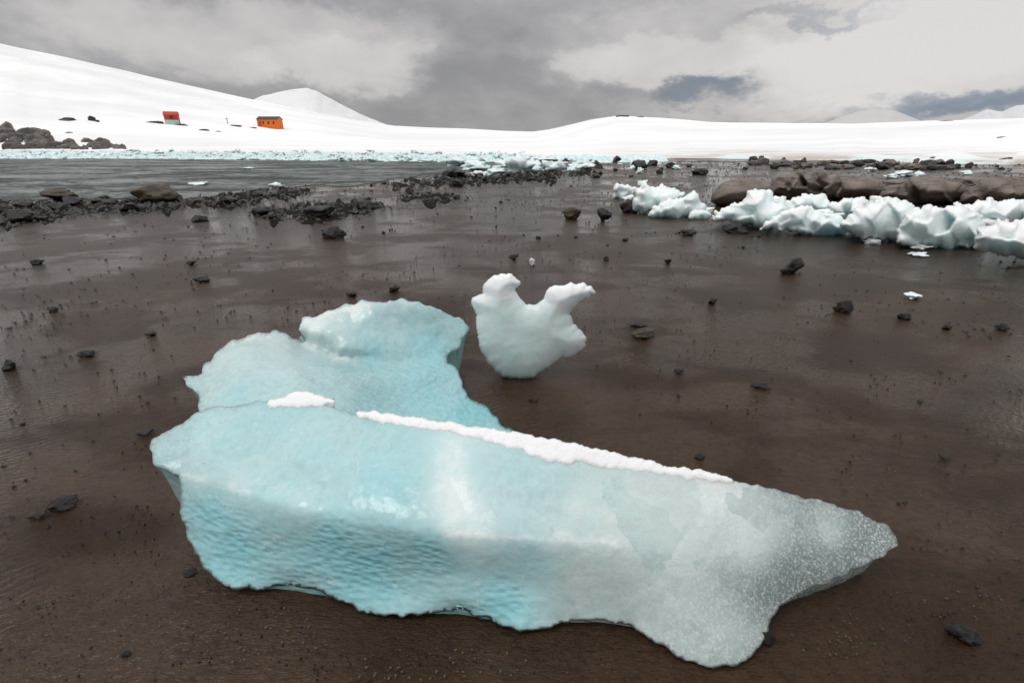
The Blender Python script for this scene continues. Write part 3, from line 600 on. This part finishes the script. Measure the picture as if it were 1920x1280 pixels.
for i in range(420):
    cx_,cy_=random.choice([(560,1170),(530,1185),(750,1265),(1490,880),(1230,640),(150,720),(400,1195),(1850,980),(1280,1150),(1700,900),(1560,1200),(1230,690),(140,665),(1620,1190),(1800,1130),(900,1240)]); x=random.gauss(cx_,60); y=random.gauss(cy_,24)
    if blocked(x,y) or y>1275: continue
    p=at_z(x,y); s=random.uniform(.0012,.004); a=random.uniform(0,6); k=len(vs); l=random.uniform(.7,1.5)
    for u,v_ in ((-l,-.5),(l*.4,-.9),(l,-.1),(l*.5,.8),(-l*.6,.6)):
        vs.append((p.x+(u*math.cos(a)-v_*math.sin(a))*s,p.y+(u*math.sin(a)+v_*math.cos(a))*s,.002+random.uniform(0,.0015)))
    fs.append((k,k+1,k+2,k+3,k+4))
tag(link('seaweed_scraps',mesh('weed',vs,fs),WEED),'scraps of olive seaweed lying on the wet mud','seaweed',kind='stuff')
# ---------------------------------------------------------------- small ice scraps
for x,y,w,h,lab in [(364,348,40,6,'flat white ice floe in the water left of centre'),(514,354,30,11,'small white ice lump in the water near the rock strip'),(998,498,12,14,'tiny upright ice shard behind the upright ice piece'),(1724,562,34,10,'small white ice scrap on the right mud'),(1728,482,34,7,'flat clear ice scrap below the ice row'),(462,318,26,4,'thin floe drifting in the left channel')]:
    put('ice_scrap',random.choice(ICEC),x,y,w,h,lab,'ice',None,ICEF,rz=0)
for i,(x,y,w,h) in enumerate([(900,335,40,14),(925,332,50,16),(975,326,60,34),(1000,322,55,20),(1040,324,50,22),(1075,322,36,16),(948,322,60,20),(890,320,60,18),(1100,318,40,12),(1020,308,60,14),(860,312,60,16),(1200,326,16,12),(1205,352,20,14),(1185,318,14,8),(1270,318,18,8),(1700,332,40,12),(1725,334,30,12),(1680,336,30,9),(1640,322,24,8),(1820,328,26,8)]):
    put('ice_chunk',ICEC[i%8],x,y,w,h,'pale ice chunk stranded in the middle distance','ice','ice chunks stranded in the middle distance',ICEF)
for i in range(200):
    x=random.uniform(-120,1000); u=(x+120)/1120
    y=random.uniform(286,298)+ (random.uniform(0,13)*max(0,u-.35)*1.5)
    w=random.uniform(6,20)*(1+u*.4); put('ice_bit',ICEC[i%8],x,y,w,random.uniform(3,7)*(1+u*.5),'small ice bit packed in the pale line along the far shore','ice','brash ice bits along the far shore',ICEF)
vs=[];fs=[]; o5=[(1,0,0),(0,1,0),(-1,0,0),(0,-1,0),(0,0,1)]
for i in range(7000):
    x=random.uniform(-200,1250); u=(x+200)/1400; y=random.uniform(284.5,298)+random.random()**2*16*max(0,u-.3)
    p=at_z(x,y); s=random.uniform(.06,.3); k=len(vs)
    for q in o5: vs.append((p.x+q[0]*s*random.uniform(.6,1.6),p.y+q[1]*s*random.uniform(.6,1.6),q[2]*s*random.uniform(.3,.9)+.012))
    fs+=[(k,k+1,k+4),(k+1,k+2,k+4),(k+2,k+3,k+4),(k+3,k,k+4)]
me=mesh('brash',vs,fs); at_=me.attributes.new('look','FLOAT_COLOR','POINT')
for q in at_.data: q.color=(random.random(),.35,0,1)
tag(link('brash_ice',me,ICEF),'fine pale brash ice packed along the far shoreline','brash ice',kind='stuff')
# ---------------------------------------------------------------- far left rocks
for i in range(110):
    x=random.uniform(-40,235); top=interp(x,[(-40,236),(20,238),(75,244),(95,266),(140,262),(180,252),(200,262),(235,276)]); y=282-(282-top-8)*random.random()**1.2
    w=random.uniform(11,32)*(1.1 if x<80 else .85); h=w*random.uniform(.35,.65)
    base_=on_hill(x,y)
    put('rock',STONE[i%12],x,y,w,h,'grey brown broken rock in the pile on the far left shore','rock','rock pile on the far left shore',GRY,at=base_+Vector((0,0,-.1)),rz=random.uniform(0,6),dy=.7)
for i,(x,y,w,h,lab) in enumerate([(124,226,34,6,'dark outcrop poking from the snow at far left'),(172,226,16,8,'little dark peak of rock in the snow at far left'),(182,228,8,4,'tiny rock beside the little dark peak'),(128,249,16,3,'small dark outcrop low on the left snow'),(286,230,36,4,'long dark outcrop left of the red hut'),(335,234,30,3,'dark ledge under the red hut'),(380,244,26,3,'dark outcrop between the two huts'),(405,246,20,2,'thin rock streak between the two huts'),(440,236,26,3,'dark outcrop left of the orange hut'),(470,239,22,2,'rock streak just left of the orange hut'),(1168,218,26,3,'dark crest rocks on top of the central snow hill'),(1200,219,16,2,'smaller crest rocks right of the central hill top'),(1780,226,40,2,'thin rock crest on the far right ridge'),(1885,256,24,2,'dark rock streak on the right snow slope'),(440,281,40,3,'dark rock at the snow foot below the orange hut'),(690,276,16,2,'faint rock at the snow foot left of centre')]):
    p=on_hill(x,y+1); put('outcrop',STONE[i%12],x,y,w,h*1.3,lab,'rock',None,GRY if i in (10,11,12) else BAS,at=p+Vector((0,0,-.15)),rz=0,dy=.4)
# ---------------------------------------------------------------- huts
def box(bm,x0,x1,y0,y1,z0,z1):
    r=bmesh.ops.create_cube(bm,size=1)
    for v in r['verts']: v.co=Vector((x0+(v.co.x+.5)*(x1-x0),y0+(v.co.y+.5)*(y1-y0),z0+(v.co.z+.5)*(z1-z0)))
def bobj(name,boxes,m,parent):
    bm=bmesh.new()
    for b_ in boxes: box(bm,*b_)
    me=bpy.data.meshes.new(name); bm.to_mesh(me); bm.free(); return link(name,me,m,parent)
def gable(name,L_,W_,h,rise,m,parent):
    v=[(-L_/2,-W_/2,-1),(L_/2,-W_/2,-1),(L_/2,W_/2,-1),(-L_/2,W_/2,-1),(-L_/2,-W_/2,h),(L_/2,-W_/2,h),(L_/2,W_/2,h),(-L_/2,W_/2,h),(-L_/2,0,h+rise),(L_/2,0,h+rise)]
    f=[(0,1,5,4),(2,3,7,6),(0,4,8,7,3),(1,2,6,9,5),(4,5,9,8),(6,7,8,9),(0,3,2,1)]
    return link(name,mesh(name,v,f),m,parent)
def roof(name,L_,W_,h,rise,m,parent,ov=.12,th=.1):
    v=[];f=[]
    for s in (-1,1):
        k=len(v); e_=W_/2+ov; ze=h-rise*ov/(W_/2)
        for x in (-L_/2-ov,L_/2+ov):
            v+=[(x,s*e_,ze+.03),(x,0,h+rise+.03),(x,0,h+rise+.03+th),(x,s*e_,ze+.03+th)]
        f+=[(k,k+1,k+2,k+3),(k+4,k+7,k+6,k+5),(k,k+4,k+5,k+1),(k+3,k+2,k+6,k+7),(k,k+3,k+7,k+4)]
    return link(name,mesh(name,v,f),m,parent)
OR=plain('orange_paint',(.80,.17,.02)); RD_=plain('red_paint',(.5,.045,.02)); BK=plain('roof_felt',(.03,.03,.032)); TE=plain('pale_teal_paint',(.45,.66,.62)); GL=plain('dark_window',(.04,.035,.03),.3)
p=on_hill(508,240); k=p.xy.length/F*.74
hut=empty('hut',p,R(-18)+math.atan2(-p.x,p.y)*.6); tag(hut,'long orange hut with a black gabled roof on the snow slope','hut')
Lh=44*k; Wh=22*k; hh=16*k; rs=5*k
gable('wall',Lh,Wh,hh,rs,OR,hut); roof('roof',Lh,Wh,hh,rs,BK,hut)
for x in (-.2,.05,.3): bobj('window',[(x*Lh-.22,x*Lh+.22,-Wh/2-.05,-Wh/2+.05,hh*.45,hh*.75)],GL,hut)
bobj('door',[(-Lh*.42,-Lh*.42+.7,-Wh/2-.05,-Wh/2+.05,0,hh*.8)],RD_,hut)
p=on_hill(325,233); k=p.xy.length/F*.66
hut=empty('hut',p,R(25)); tag(hut,'small tall red hut with pale teal lower wall higher up the snow slope','hut')
Lh=26*k; Wh=20*k; hh=18*k; rs=6*k
gable('wall',Lh,Wh,hh,rs,RD_,hut); roof('roof',Lh,Wh,hh,rs,RD_,hut)
bobj('wall_panel',[(-Lh*.5,Lh*.5,-Wh/2-.06,-Wh/2-.01,-.2,hh*.45)],TE,hut)
bobj('window',[(-Lh*.1,Lh*.15,-Wh/2-.05,-Wh/2+.04,hh*.6,hh*.85)],GL,hut)
p=on_hill(427,232); k=p.xy.length/F
ms=empty('mast',p); tag(ms,'thin radio mast standing between the two huts','mast')
bobj('pole',[(-.06,.06,-.06,.06,-.3,8*k)],BK,ms); bobj('crossbar',[(-.5,.5,-.04,.04,6.4*k,6.8*k)],BK,ms)
